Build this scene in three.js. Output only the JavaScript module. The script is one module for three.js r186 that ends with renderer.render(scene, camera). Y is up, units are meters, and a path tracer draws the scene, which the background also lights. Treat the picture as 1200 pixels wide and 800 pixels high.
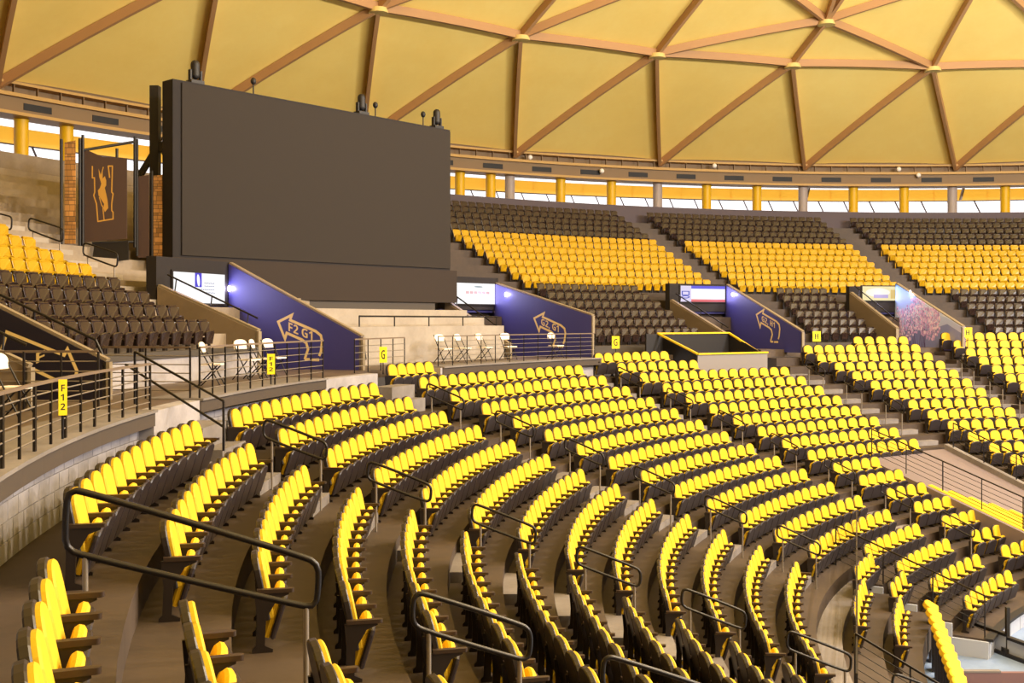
import * as THREE from 'three';
import { mergeGeometries } from 'three/addons/utils/BufferGeometryUtils.js';
import { RectAreaLightUniformsLib } from 'three/addons/lights/RectAreaLightUniformsLib.js';
RectAreaLightUniformsLib.init();

// ---------- camera, sky, exposure ----------
const scene = new THREE.Scene();
const YC = 9.5, CX = 25.6, CZ = 16.4, F = 1268.8, YH = 375.3;   // eye height, the arena's centre seen from the eye (right, ahead), focal length and horizon in pixels
const camera = new THREE.PerspectiveCamera(2 * Math.atan(400 / F) * 180 / Math.PI, 1.5, 0.1, 400);
camera.position.set(-CX, YC, CZ);
camera.lookAt(-CX, YC, CZ - 10);
camera.setViewOffset(1200, 800, 0, 400 - YH, 1200, 800);
camera.updateProjectionMatrix();
scene.background = new THREE.Color(1.0, 0.97, 1.0);
scene.backgroundIntensity = 1.6;
const renderer = new THREE.WebGLRenderer();
renderer.toneMapping = THREE.LinearToneMapping;
renderer.toneMappingExposure = 1.0;
renderer.shadowMap.enabled = true;
const LAMP = 790;                                                // candela of each arena lamp

// ---------- helpers ----------
const D2R = Math.PI / 180, V = (x, y, z) => new THREE.Vector3(x, y, z);
let seed = 7; const rnd = () => (seed = (seed * 16807) % 2147483647) / 2147483647;
const P = (R, th, h) => V(R * Math.sin(th * D2R), YC + h, -R * Math.cos(th * D2R));      // polar about the arena's centre, h above the eye
const fromCam = (X, h, Z) => V(X - CX, YC + h, CZ - Z);
const onDepth = (x, y, Z) => fromCam((x - 600) / F * Z, (YH - y) / F * Z, Z);
const onLevel = (x, y, h) => onDepth(x, y, h * F / (YH - y));
function onRad(x, y, th) { const t = th * D2R, a = (x - 600) / F, r = (a * CZ - CX) / (Math.sin(t) - a * Math.cos(t)), Z = r * Math.cos(t) + CZ; return { r, h: (YH - y) / F * Z }; }
function angAt(x, R) { const a = (x - 600) / F, A = a * a + 1, B = -2 * (a * CX + CZ), C = CX * CX + CZ * CZ - R * R, z = (-B + Math.sqrt(Math.max(0, B * B - 4 * A * C))) / (2 * A); return Math.atan2(a * z - CX, z - CZ) / D2R; }
function toPix(p) { const X = p.x + CX, Z = CZ - p.z, h = p.y - YC; return { x: 600 + F * X / Z, y: YH - F * h / Z, z: Z }; }
const taken = {};
const numbered = (n) => { const k = taken[n] = (taken[n] ?? -1) + 1; return k ? n + '_' + String(k).padStart(3, '0') : n; };
function shade(o) { o.castShadow = o.receiveShadow = true; return o; }
function mesh(name, geo, mat, parent) { const m = shade(new THREE.Mesh(geo, mat)); m.name = parent === scene ? numbered(name) : name; parent.add(m); return m; }
function thing(name, label, category, group) { const g = new THREE.Group(); g.name = numbered(name); g.userData = { label, category }; if (group) g.userData.group = group; scene.add(g); return g; }
function structure(name, label) { const g = new THREE.Group(); g.name = numbered(name); g.userData = { kind: 'structure', label, category: name.split('_')[0] }; scene.add(g); return g; }
const tag = (o, label, category, group) => { o.userData.label = label; o.userData.category = category; if (group) o.userData.group = group; return o; };
const flat = (g) => g.index ? g.toNonIndexed() : g;
const merge = (list) => mergeGeometries(list.map((g) => { const q = flat(g); for (const k of Object.keys(q.attributes)) if (!['position', 'normal', 'uv', 'color'].includes(k)) q.deleteAttribute(k); return q; }));
function bar(a, b, r, n = 6) { const d = b.clone().sub(a), g = new THREE.CylinderGeometry(r, r, d.length(), n, 1); g.applyQuaternion(new THREE.Quaternion().setFromUnitVectors(V(0, 1, 0), d.clone().normalize())); const c = a.clone().add(b).multiplyScalar(.5); return g.translate(c.x, c.y, c.z); }
function beam(a, b, w, d, up = V(0, 1, 0)) {   // a box from a to b, w across, d along `up`
  const z = b.clone().sub(a), L = z.length(); z.normalize(); const x = up.clone().cross(z).normalize(), y = z.clone().cross(x);
  const g = new THREE.BoxGeometry(w, d, L); g.applyMatrix4(new THREE.Matrix4().makeBasis(x, y, z)); const c = a.clone().add(b).multiplyScalar(.5); return g.translate(c.x, c.y, c.z);
}
function box(w, h, d, x = 0, y = 0, z = 0) { return new THREE.BoxGeometry(w, h, d).translate(x, y, z); }
function paint(g, c) { const n = g.attributes.position.count, a = new Float32Array(n * 3); for (let i = 0; i < n; i++) { a[3 * i] = c.r; a[3 * i + 1] = c.g; a[3 * i + 2] = c.b; } g.setAttribute('color', new THREE.BufferAttribute(a, 3)); return g; }
// a solid ring sector: radii R0..R1, heights h0..h1 above the eye, angles t0..t1 in degrees; uv in metres
function sector(R0, R1, h0, h1, t0, t1, step = 1.6) {
  const n = Math.max(1, Math.ceil((t1 - t0) / step)), pos = [], uv = [], pt = (R, i, h) => P(R, t0 + (t1 - t0) * i / n, h);
  const quad = (a, b, c, d, ua, ub, uc, ud) => { for (const [p, u] of [[a, ua], [b, ub], [c, uc], [a, ua], [c, uc], [d, ud]]) { pos.push(p.x, p.y, p.z); uv.push(...u); } };
  const rm = (R0 + R1) / 2, s = (i) => rm * (t0 + (t1 - t0) * i / n) * D2R;
  for (let i = 0; i < n; i++) {
    const a = s(i), b = s(i + 1);
    quad(pt(R0, i, h1), pt(R0, i + 1, h1), pt(R1, i + 1, h1), pt(R1, i, h1), [a, R0], [b, R0], [b, R1], [a, R1]);
    quad(pt(R1, i, h0), pt(R1, i + 1, h0), pt(R0, i + 1, h0), pt(R0, i, h0), [a, R1], [b, R1], [b, R0], [a, R0]);
    quad(pt(R0, i, h0), pt(R0, i + 1, h0), pt(R0, i + 1, h1), pt(R0, i, h1), [a, h0], [b, h0], [b, h1], [a, h1]);
    quad(pt(R1, i + 1, h0), pt(R1, i, h0), pt(R1, i, h1), pt(R1, i + 1, h1), [b, h0], [a, h0], [a, h1], [b, h1]);
  }
  quad(pt(R1, 0, h0), pt(R0, 0, h0), pt(R0, 0, h1), pt(R1, 0, h1), [R1, h0], [R0, h0], [R0, h1], [R1, h1]);
  quad(pt(R0, n, h0), pt(R1, n, h0), pt(R1, n, h1), pt(R0, n, h1), [R0, h0], [R1, h0], [R1, h1], [R0, h1]);
  const g = new THREE.BufferGeometry(); g.setAttribute('position', new THREE.Float32BufferAttribute(pos, 3)); g.setAttribute('uv', new THREE.Float32BufferAttribute(uv, 2)); g.computeVertexNormals(); return g;
}
// a flat plate standing on a radial line: outline in (radius, height), extruded along the angle; uv = 0..1 over the outline's box
function radialPlate(pts, th, thick) {
  const sh = new THREE.Shape(pts.map((p) => new THREE.Vector2(p[0], p[1]))), g = flat(new THREE.ExtrudeGeometry(sh, { depth: thick, bevelEnabled: false }));
  const x0 = Math.min(...pts.map((p) => p[0])), x1 = Math.max(...pts.map((p) => p[0])), y0 = Math.min(...pts.map((p) => p[1])), y1 = Math.max(...pts.map((p) => p[1]));
  const p = g.attributes.position, u = g.attributes.uv;
  const er = P(1, th, 0).sub(P(0, th, 0)), et = V(Math.cos(th * D2R), 0, Math.sin(th * D2R));
  for (let i = 0; i < p.count; i++) {
    const r = p.getX(i), h = p.getY(i), w = p.getZ(i);
    u.setXY(i, (r - x0) / (x1 - x0), (h - y0) / (y1 - y0));
    const q = er.clone().multiplyScalar(r).addScaledVector(et, w); p.setXYZ(i, q.x, YC + h, q.z);
  }
  // (radius, up, angle) is left-handed here: flip the triangles
  for (const a of [p, u]) for (let i = 0; i < a.count; i += 3) for (let c = 0; c < a.itemSize; c++) { const t = a.getComponent(i + 1, c); a.setComponent(i + 1, c, a.getComponent(i + 2, c)); a.setComponent(i + 2, c, t); }
  g.computeVertexNormals(); return g;
}

// ---------- materials ----------
function noise(w, lo, hi, cells, s0 = 3, stretch = 1) {
  let s = s0; const r = () => (s = (s * 16807) % 2147483647) / 2147483647, d = new Uint8Array(w * w * 4), acc = new Float32Array(w * w);
  let amp = 1, tot = 0;
  for (const n of cells) {
    const m = Math.max(1, Math.round(n * stretch)), g = Float32Array.from({ length: n * m }, r);
    for (let y = 0; y < w; y++) for (let x = 0; x < w; x++) {
      const fx = x / w * n, fy = y / w * m, x0 = fx | 0, y0 = fy | 0, u = fx - x0, v = fy - y0, su = u * u * (3 - 2 * u), sv = v * v * (3 - 2 * v), q = (a, b) => g[(b % m) * n + a % n];
      acc[y * w + x] += amp * ((q(x0, y0) * (1 - su) + q(x0 + 1, y0) * su) * (1 - sv) + (q(x0, y0 + 1) * (1 - su) + q(x0 + 1, y0 + 1) * su) * sv);
    }
    tot += amp; amp *= .62;
  }
  for (let i = 0; i < w * w; i++) { const t = acc[i] / tot; for (let c = 0; c < 3; c++) d[4 * i + c] = Math.min(255, Math.max(0, lo[c] + (hi[c] - lo[c]) * t)); d[4 * i + 3] = 255; }
  const t = new THREE.DataTexture(d, w, w); t.wrapS = t.wrapT = THREE.RepeatWrapping; t.magFilter = THREE.LinearFilter; t.minFilter = THREE.LinearMipmapLinearFilter; t.generateMipmaps = true; t.needsUpdate = true; return t;
}
const col = (t, k = 1) => { const c = t.clone(); c.colorSpace = THREE.SRGBColorSpace; c.repeat.set(k, k); c.needsUpdate = true; return c; };
const grain = noise(256, [90, 90, 90], [165, 165, 165], [6, 14, 40, 110], 11);
const M = (hex, rough = .6, extra = {}) => new THREE.MeshStandardMaterial({ color: hex, roughness: rough, side: THREE.DoubleSide, ...extra });
const concreteMap = (lo, hi, k, s) => col(noise(512, lo, hi, [3, 9, 30, 90, 220], s), k);
const mat = {
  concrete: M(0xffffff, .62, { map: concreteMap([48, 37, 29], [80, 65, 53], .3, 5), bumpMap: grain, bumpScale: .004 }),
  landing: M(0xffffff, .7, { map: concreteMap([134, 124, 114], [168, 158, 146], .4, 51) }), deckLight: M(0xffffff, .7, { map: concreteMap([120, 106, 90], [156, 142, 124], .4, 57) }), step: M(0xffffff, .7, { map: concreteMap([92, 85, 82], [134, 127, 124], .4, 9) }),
  block: M(0xffffff, .8, { map: concreteMap([126, 121, 124], [168, 163, 168], .6, 15), bumpMap: grain, bumpScale: .003 }),
  joint: M(0x9a918c, .9),
  slabEdge: M(0x43382f, .7), fascia: M(0x403933, .7), platform: M(0xffffff, .55, { map: concreteMap([66, 53, 42], [100, 84, 69], .3, 21) }),
  beige: M(0xffffff, .75, { map: concreteMap([104, 90, 72], [132, 116, 96], .5, 25) }), cap: M(0x82745e, .6),
  navy: M(0x2b2a66, .5),
  railTop: M(0x6a5a4c, .5), steel: M(0x1b1718, .38, { metalness: .35 }), steelGrey: M(0x8d8379, .45, { metalness: .5 }), chrome: M(0xd8d4d0, .3, { metalness: .6 }),
  yellow: new THREE.MeshStandardMaterial({ color: new THREE.Color().setRGB(.58, .365, .002), roughness: .72, side: THREE.DoubleSide, bumpMap: grain, bumpScale: .001 }),
  shell: M(0x1d1512, .42), pan: M(0x282022, .38), arm: M(0x33251a, .42),
  upBrown: M(0x2b1f1c, .22), upYellow: new THREE.MeshStandardMaterial({ color: new THREE.Color().setRGB(.4, .232, .005), roughness: .26, side: THREE.DoubleSide }),
  dome: M(0xffffff, .8, { map: concreteMap([244, 210, 110], [255, 230, 136], .06, 33) }), rib: M(0xb08658, .6), hub: M(0xdcc47c, .5),
  beamTan: M(0x7f6644, .6), lip: M(0xb8924f, .55), vent: M(0x0d0b0b, .6), white: M(0xf2ece4, .5),
  colGrey: M(0xa79a94, .55), colYellow: M(0xe0b000, .5),
  orange: new THREE.MeshPhysicalMaterial({ color: new THREE.Color().setRGB(1, .72, .22), roughness: .95, transmission: .8, thickness: 0, side: THREE.DoubleSide }),
  pane: new THREE.MeshPhysicalMaterial({ color: 0xffffff, roughness: .02, transmission: 1, thickness: 0, ior: 1.45, side: THREE.DoubleSide }),
  mullion: M(0x5c4c48, .6),
  screen: M(0x221a15, .85), screenFrame: M(0x1a1416, .85), cabinet: M(0x281d17, .85),
  black: M(0x171314, .6), greyPanel: M(0x7d7674, .6), trimYellow: M(0xd9b21a, .5),
  chairWhite: M(0xf3e6d8, .45), sign: M(0xf2dc1d, .5), blueFloor: M(0xffffff, .35, { map: concreteMap([96, 112, 142], [128, 146, 176], .4, 41) }), bluePanel: M(0xa9aebc, .5), maroon: M(0x6d5050, .5),
  ramp: M(0x6d6060, .6), parapet: M(0x453a40, .7),
};
const canvasTex = (w, h, draw) => { const c = document.createElement('canvas'); c.width = w; c.height = h; draw(c.getContext('2d'), w, h); const t = new THREE.CanvasTexture(c); t.colorSpace = THREE.SRGBColorSpace; return t; };

// ---------- the dome ----------
const RS = 57, BAY = 360 / 35, TH0 = -26.35, HB = 10.55, SPH = 114.1, SC = -88.2;   // ring radius, bay angle, first rib, springing height, sphere radius, sphere centre height
const domeH = (R) => SC + Math.sqrt(SPH * SPH - R * R);
{
  const dome = structure('ceiling', 'gold triangular-panelled dome with brown timber ribs');
  const rN = .8436 * RS, ring = { B: [], N: [], U: [], W: [] };
  const node = (R, th) => ({ R, th });
  for (let i = 0; i < 35; i++) {
    ring.B.push(node(RS + .25, TH0 + BAY * i)); ring.N.push(node(rN, TH0 - BAY / 2 + BAY * i));
    const j = ((i - 2) % 7 + 10) % 7 - 3;   // place in the seven-bay sector: 0 is its axis
    ring.U.push(node(j === 0 ? .781 * RS : .71 * RS, TH0 - BAY / 2 + BAY * i + (j === 0 ? .4 : Math.sign(-j) * .4))); ring.U[i].j = j;
    ring.W.push(node(.45 * RS, TH0 - BAY / 2 + BAY * i));
  }
  const pt = (q) => P(q.R, q.th, domeH(q.R)), onSphere = (v) => { const c = V(0, YC + SC, 0); return v.sub(c).setLength(SPH).add(c); };
  const panel = (a, b, c) => {
    const A = pt(a), B = pt(b), C = pt(c), n = 5, pos = [], uv = [], at = (i, j) => { const v = A.clone().multiplyScalar((n - i - j) / n).addScaledVector(B, i / n).addScaledVector(C, j / n); onSphere(v); v.y += .1; return v; };
    const put = (v) => { pos.push(v.x, v.y, v.z); uv.push(v.x, v.z); };
    for (let i = 0; i < n; i++) for (let j = 0; j < n - i; j++) { put(at(i, j)); put(at(i + 1, j)); put(at(i, j + 1)); if (j < n - i - 1) { put(at(i + 1, j)); put(at(i + 1, j + 1)); put(at(i, j + 1)); } }
    const g = new THREE.BufferGeometry(); g.setAttribute('position', new THREE.Float32BufferAttribute(pos, 3)); g.setAttribute('uv', new THREE.Float32BufferAttribute(uv, 2)); g.computeVertexNormals(); mesh('roof_panel', g, mat.dome, dome);
  };
  const done = new Set();
  const rib = (a, b) => {
    const key = [a, b].map((q) => q.R.toFixed(2) + q.th.toFixed(2)).sort().join(); if (done.has(key)) return; done.add(key);
    const A = pt(a), B = pt(b), n = 5, list = []; let prev = null;
    for (let i = 0; i <= n; i++) { const v = onSphere(A.clone().lerp(B, i / n)); v.y -= .16; if (prev) list.push(beam(prev, v, .2, .42, V(0, 1, 0))); prev = v; }
    mesh('rib', merge(list), mat.rib, dome);
  };
  const tri = (a, b, c) => { panel(a, b, c); rib(a, b); rib(b, c); rib(a, c); };
  const nx = (r, i) => r[(i + 1) % 35];
  for (let i = 0; i < 35; i++) {
    const { B, N, U, W } = ring;
    tri(B[i], N[i], nx(N, i)); panel(B[i], nx(B, i), nx(N, i)); rib(nx(B, i), nx(N, i));
    const u = U[i], v = nx(U, i);
    if (u.j < 0 || u.j === 3) { tri(N[i], nx(N, i), v); tri(N[i], u, v); } else { tri(N[i], nx(N, i), u); tri(nx(N, i), u, v); }
    if (u.j === 0) { const l = U[(i + 34) % 35], r = v; rib(u, l); rib(u, r); }
    tri(u, v, W[i]); panel(v, W[i], nx(W, i)); panel(W[i], nx(W, i), { R: .01, th: 0 });
    const hub = (q) => { const c = pt(q); c.y -= .34; mesh('hub', new THREE.CylinderGeometry(.42, .5, .25, 10).translate(c.x, c.y, c.z), mat.hub, dome); };
    hub(N[i]); hub(u);
  }
}
// ring beam that carries the dome
const GREY = [0, 1, 2, 3, 4].map((i) => TH0 + BAY * i - .35), STEP = BAY / 3;
{
  const b = structure('trim_ring', 'tan ring beam with dark vents under the dome');
  mesh('fascia', sector(RS, RS + 1.2, 9.2, 9.86, -180, 180, 2), mat.beamTan, b);
  mesh('lower_lip', sector(RS - .12, RS + 1.25, 9.08, 9.22, -180, 180, 2), mat.lip, b);
  mesh('upper_lip', sector(RS - .22, RS + 1.2, 9.86, 10.02, -180, 180, 2), mat.lip, b);
  mesh('recess_wall', sector(RS + .5, RS + .8, 10.0, 11.6, -180, 180, 2), mat.beamTan, b);
  mesh('top_lip', sector(RS - .1, RS + 1.1, 10.42, 10.54, -180, 180, 2), mat.lip, b);
  for (let i = -14; i < 14; i++) {
    const t = TH0 + STEP * i + 1.75;
    mesh('vent', sector(RS - .04, RS + .1, 9.36, 9.66, t - .68, t + .68, 1.5), mat.vent, b);
    for (let k = 0; k < 3; k++) mesh('stanchion', sector(RS - .05, RS + .1, 10.0, 10.44, t + k * STEP / 3 - .018, t + k * STEP / 3 + .018), mat.beamTan, b);
  }
  for (const [x, y] of [[622, 184], [838, 194], [1054, 198], [706, 200], [1077, 205]]) {
    const t = angAt(x, RS - .4), z = toPix(P(RS - .4, t, 0)).z, h = (YH - y) / F * z, f = mesh('beacon', new THREE.SphereGeometry(.16, 10, 8).applyMatrix4(new THREE.Matrix4().setPosition(P(RS - .3, t, h))), mat.white, scene);
    tag(f, 'small white round fixture on the ring beam', 'fixture', 'fixtures on the ring beam');
  }
}
// round columns under the beam
{
  const build = (th, grey) => {
    const m = grey ? mat.colGrey : mat.colYellow, c = thing('column', grey ? 'round grey column between the clerestory windows' : 'round yellow column between the clerestory windows', 'column', grey ? 'grey columns of the upper concourse' : 'yellow columns of the upper concourse');
    const p = P(RS + .75, th, 0);
    c.position.set(p.x, YC + 5.3, p.z);
    mesh('shaft', new THREE.CylinderGeometry(.31, .31, 3.9, 24).translate(0, 1.95, 0), m, c);
    mesh('collar', new THREE.CylinderGeometry(.36, .36, .1, 24).translate(0, .05, 0), m, c);
    mesh('capital', new THREE.CylinderGeometry(.34, .32, .12, 24).translate(0, 3.78, 0), m, c);
  };
  for (const x of [597.5, 770.6, 941, 1116]) build(angAt(x, RS + .75), true);
  for (const x of [539, 575, 657, 716.5, 828, 887, 1000, 1059.5, 1178, 25, 78]) build(angAt(x, RS + .75), false);
}
// upper concourse: floor, outer wall with windows, orange panels
const RW = 62;
{
  const f = structure('floor_concourse', 'upper concourse floor behind the top row');
  mesh('slab', sector(48.3, RW + .3, 5.0, 5.3, -180, 180, 3), mat.concrete, f);
  mesh('parapet', sector(48.35, 48.6, 5.0, 5.9, -130, -50, 2), mat.beige, f); mesh('parapet', sector(48.35, 48.6, 5.0, 6.45, -50, 20, 2), mat.parapet, f);
  const w = structure('wall_outer', 'outer concourse wall with clerestory glazing and orange panels');
  mesh('sill_wall', sector(RW, RW + .3, -9, 6.9, -180, 180, 3), mat.beige, w);
  mesh('roof_edge', sector(RS + .9, RW + .6, 10.45, 10.7, -180, 180, 3), mat.beamTan, w);
  for (let i = -14; i < 15; i++) {
    const t = TH0 + STEP * i, o = mesh('orange_panel', sector(RW, RW + .06, 8.62, 9.45, t, t + STEP), mat.orange, w);
    mesh('window_pane', sector(RW, RW + .02, 6.9, 8.58, t, t + STEP), mat.pane, w);
    mesh('window_pane', sector(RW, RW + .02, 9.45, 10.45, t, t + STEP), mat.pane, w);
    for (const k of [.25, .75]) mesh('mullion', beam(P(RW - .05, t + STEP * k, 8.6), P(RW - .05, t + STEP * k + .75, 6.9), .09, .07, V(1, 0, 0)), mat.mullion, w);
    mesh('transom', beam(P(RW - .04, t, 8.6), P(RW - .04, t + STEP, 8.6), .1, .06), mat.mullion, w);
    if (i % 3 === 0) mesh('brace', beam(P(RW - .8, t + 1.9, 10.3), P(RW - .8, t + 1.5, 8.6), .28, .1, V(1, 0, 0)), mat.colGrey, w);
  }
  mesh('back_wall', sector(RW, RW + .3, 6.9, 10.45, TH0 + STEP * 15, TH0 + STEP * -14 + 360, 3), mat.beige, w);
}

// ---------- arena lamps hung under the dome, above the frame ----------
for (let i = 0; i < 11; i++) {
  const th = i / 11 * 360 + 10, R = 14, h = 12, p = P(R, th, h), g = thing('pendant_lamp', 'round arena lamp hung under the dome on a thin rod', 'lamp', 'arena lamps under the dome');
  g.position.copy(p);
  mesh('bulb', new THREE.SphereGeometry(.22, 16, 12), new THREE.MeshStandardMaterial({ color: 0xffffff, emissive: 0xfff0d8, emissiveIntensity: 12 }), g);
  mesh('rod', bar(V(0, .25, 0), V(0, domeH(R) - h - .2, 0), .03), mat.steel, g);
  mesh('cap', new THREE.ConeGeometry(.14, .2, 12).translate(0, .3, 0), mat.steel, g);
  const w = .5 + .5 * Math.cos((th + 110) * D2R), l = new THREE.PointLight(new THREE.Color().setRGB(1 - .05 * (1 - w), .93 - .12 * w, .98 - .42 * w), LAMP * (1.1 - .5 * Math.max(0, Math.cos((th + 80) * D2R))), 0, 2); l.castShadow = true; l.shadow.radius = 10; g.add(l);
}

// ---------- lower bowl ----------
const DR = .79, DH = .325, R1 = 30.32, T1 = -2.3, SEATH = .8;
const lift = (th) => th > -12.6 ? .28 : th > -28.4 ? .12 : 0;
const rowR = (k, s) => s === 'A' ? R1 - .18 - (DR + .03) * (k - 1) : R1 - DR * (k - 1);
const tread = (k) => T1 - DH * (k - 1);
const bowl = structure('floor_bowl', 'stepped concrete treads of the lower seating bowl');
{
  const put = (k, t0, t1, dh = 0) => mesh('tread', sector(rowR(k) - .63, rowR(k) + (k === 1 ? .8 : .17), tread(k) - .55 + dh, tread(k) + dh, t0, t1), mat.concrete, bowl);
  for (let k = 1; k <= 17; k++) {
    put(k, k > 13 ? -57.9 : -130, k < 10 ? -36.3 : -35.9, 0);
    if (k < 10) put(k, -36.3, -28.4);
    put(k, k < 9 ? -28.4 : -25.4, -12.6, .12); put(k, -12.6, 8, .28);
  }
  put(14.65, -95, -57.9); put(15.65, -95, -57.9); put(0, -69.6, -63.6); put(0, -48.3, -29); for (const k of [0, -1]) { put(k, -28.4, -12.6, .12); put(k, -12.6, 8, .28); }
  // aisle half-steps
  const aisles = [[-105.3, 0], [-89.1, .02], [-70, .38], [-48.5, .42], [-28.5, .3], [-13.6, .05]];
  for (const [t, d] of aisles) for (let k = 1; k <= 13; k++) {
    if ((t === -28.5 && k > 8) || (t === -105.3 && k < 5)) continue;
    const c = t + d * (k - 1), R = rowR(k), w = 1.35 / R / D2R / 2;
    mesh('step', sector(R - .16, R + .165, tread(k) + lift(c), tread(k) + DH / 2 + lift(c), c - w, c + w), mat.step, bowl);
  }
}
// chair of the lower bowl: parts as shared geometries
const arch = (w, L, rise, t, bevel = .01) => {
  const s = new THREE.Shape(); s.moveTo(-w / 2, 0); s.lineTo(w / 2, 0); s.lineTo(w / 2, L - rise);
  for (let i = 1; i <= 10; i++) { const a = i / 10 * Math.PI; const c = Math.cos(a), q = (v) => Math.sign(v) * Math.abs(v) ** .84; s.lineTo(w / 2 * q(c), L - rise + rise * q(Math.sin(a))); }
  s.lineTo(-w / 2, 0); return flat(new THREE.ExtrudeGeometry(s, { depth: t, bevelEnabled: bevel > 0, bevelThickness: bevel, bevelSize: bevel, bevelSegments: 1, curveSegments: 6 }));
};
const chairParts = (() => {
  const back = (g) => g.rotateX(-.2).translate(0, .28, .13), fold = (g) => g.rotateX(.3).translate(0, .12, .19);
  const side = () => { const s = new THREE.Shape([[.02, 0], [.2, 0], [.2, .03], [.13, .06], [.14, .3], [.24, .47], [.34, .51], [.34, .53], [.04, .53], [.06, .3], [.05, .06], [.02, .03]].map((q) => new THREE.Vector2(...q))); return flat(new THREE.ExtrudeGeometry(s, { depth: .03, bevelEnabled: false })).rotateY(-Math.PI / 2).translate(.015, 0, 0); };
  const armG = () => merge([box(.055, .035, .3, 0, .545, .21), new THREE.CylinderGeometry(.0275, .0275, .035, 8, 1, false, -Math.PI / 2, Math.PI).translate(0, .545, .36)]);
  return {
    back_shell: [back(arch(.46, .565, .19, .04)), 'shell'],
    back_cushion: [back(arch(.415, .53, .18, .03, .014).translate(0, .01, .045)), 'yellow'],
    seat_pan: [fold(arch(.46, .4, .1, .02, .014)), 'pan'],
    seat_cushion: [fold(arch(.38, .425, .2, .03, .02).translate(0, 0, -.055)), 'yellow'],
    side_frame: [side().translate(-.27, 0, 0), 'shell'],
    armrest: [armG().translate(-.27, 0, 0), 'arm'],
    far_frame: [side().translate(.27, 0, 0), 'shell'],
    far_armrest: [armG().translate(.27, 0, 0), 'arm'],
  };
})();
const seats = [];   // {R, th, y, sec, end}
const L = (a, b) => (k) => a + b * (k - 1);
const sections = {
  A: [L(-126, 0), L(-108.5, 0), 1, 6], B: [L(-103.7, 0), L(-90.7, 0), 1, 13], C: [L(-87.6, 0), (k) => -72.2 + .38 * (k - 1), 1, 13],
  D: [(k) => k < 14 ? -67.9 + .38 * (k - 1) : -56.9, (k) => -50.3 + .4 * (k - 1), 0, 17], E: [(k) => -46.8 + .43 * (k - 1), (k) => k === 0 ? -39.6 : k === 1 ? -38.2 : k < 10 ? -30.6 + .2 * (k - 1) : -36.4 + .2 * (k - 10), 0, 17],
  F: [(k) => -26.3 + .36 * Math.max(0, k - 1), L(-15.1, .05), -1, 15], G: [L(-12.2, .1), L(6, 0), -1, 15],
  H: [L(-73.5, 0), L(-64.2, 0), 14, 15], I: [L(-63, 0), L(-57.3, 0), 14, 15],
};
for (const [sec, [a, b, k0, k1]] of Object.entries(sections)) for (let k = k0; k <= k1; k++) {
  let t0 = a(k), t1 = b(k); if (sec === 'D' && k === 0) t1 = -63.7; if (sec === 'F' && k === -1) t0 = -20.4;
  const kk = sec === 'H' ? k + .65 : sec === 'I' ? k + .3 : k, R = rowR(kk, sec), n = Math.max(1, Math.round((t1 - t0) * D2R * R / .545)), d = (t1 - t0) / n;
  for (let i = 0; i < n; i++) seats.push({ R, th: t0 + d * (i + .5), h: tread(kk) + lift(t0), sec, end: i === n - 1, first: i === 0, k });
}
const inView = (R, th, h, m) => { const q = toPix(P(R, th, h)); return q.z > .8 && q.x > -m && q.x < 1200 + m && q.y > -m && q.y < 800 + m ? q : null; };
function place(o, s) { const p = P(s.R, s.th, s.h); o.position.copy(p); o.rotation.y = -s.th * D2R; }
const nth = { 0: 'highest', 1: 'first', 2: 'second', 3: 'third', 4: 'fourth', 5: 'fifth', 6: 'sixth', 7: 'seventh', 8: 'eighth', 9: 'ninth', 10: 'tenth', 11: 'eleventh', 12: 'twelfth', 13: 'thirteenth', 14: 'fourteenth', 15: 'fifteenth', 16: 'sixteenth', 17: 'seventeenth', 18: 'top' };
const where = {
  A: 'above the long near handrail', B: 'between near handrail and F platform', C: 'below the F2 G1 portal platform',
  D: 'below the row of folding chairs', E: 'below the black camera box', F: 'below the pink blossom mural', G: 'right of the pink blossom mural', H: 'in the two front rows behind the guard rail', I: 'in the short front rows beside the guard rail',
};
const instancer = (name, label, category, geo, material, list) => {
  const im = shade(new THREE.InstancedMesh(geo, material, list.length)); im.name = numbered(name); im.userData = { kind: 'stuff', label, category };
  const o = new THREE.Object3D(); list.forEach((s, i) => { place(o, s); o.updateMatrix(); im.setMatrixAt(i, o.matrix); }); scene.add(im); return im;
};
const vc = (rough) => new THREE.MeshStandardMaterial({ vertexColors: true, roughness: rough, side: THREE.DoubleSide });
{
  const seen = seats.filter((s) => (s.pix = inView(s.R, s.th, s.h + .6, 140))).sort((a, b) => a.pix.z - b.pix.z);
  const inFrame = seen.filter((s) => s.pix.x > -20 && s.pix.x < 1215 && s.pix.y > 0 && s.pix.y < 850), near = new Set(inFrame.slice(0, 300));
  const names = Object.keys(chairParts).slice(0, 6);
  for (const s of near) {
    const c = thing('folding_chair', `${s.end || s.first ? 'aisle-end ' : ''}yellow padded folding chair, ${nth[s.k]} row ${where[s.sec]}`, 'chair', `${nth[s.k]} row ${where[s.sec]}`);
    const built = {}, host = { back_cushion: 'back_shell', seat_cushion: 'seat_pan', armrest: 'side_frame', far_armrest: 'far_frame' };   // cushions and armrests belong to the shell, pan and frame that carry them
    for (const n of s.end ? Object.keys(chairParts) : names) built[n] = mesh(n.replace('far_armrest', 'armrest').replace('far_frame', 'side_frame'), chairParts[n][0], mat[chairParts[n][1]], built[host[n]] ?? c);
    place(c, s);
  }
  const geo = merge(names.map((n) => paint(chairParts[n][0].clone(), mat[chairParts[n][1]].color)));
  instancer('bowl_chairs', 'distant yellow folding chairs in curved rows across the far lower bowl', 'chairs', geo, vc(.6), seen.filter((s) => !near.has(s)));
}

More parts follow.
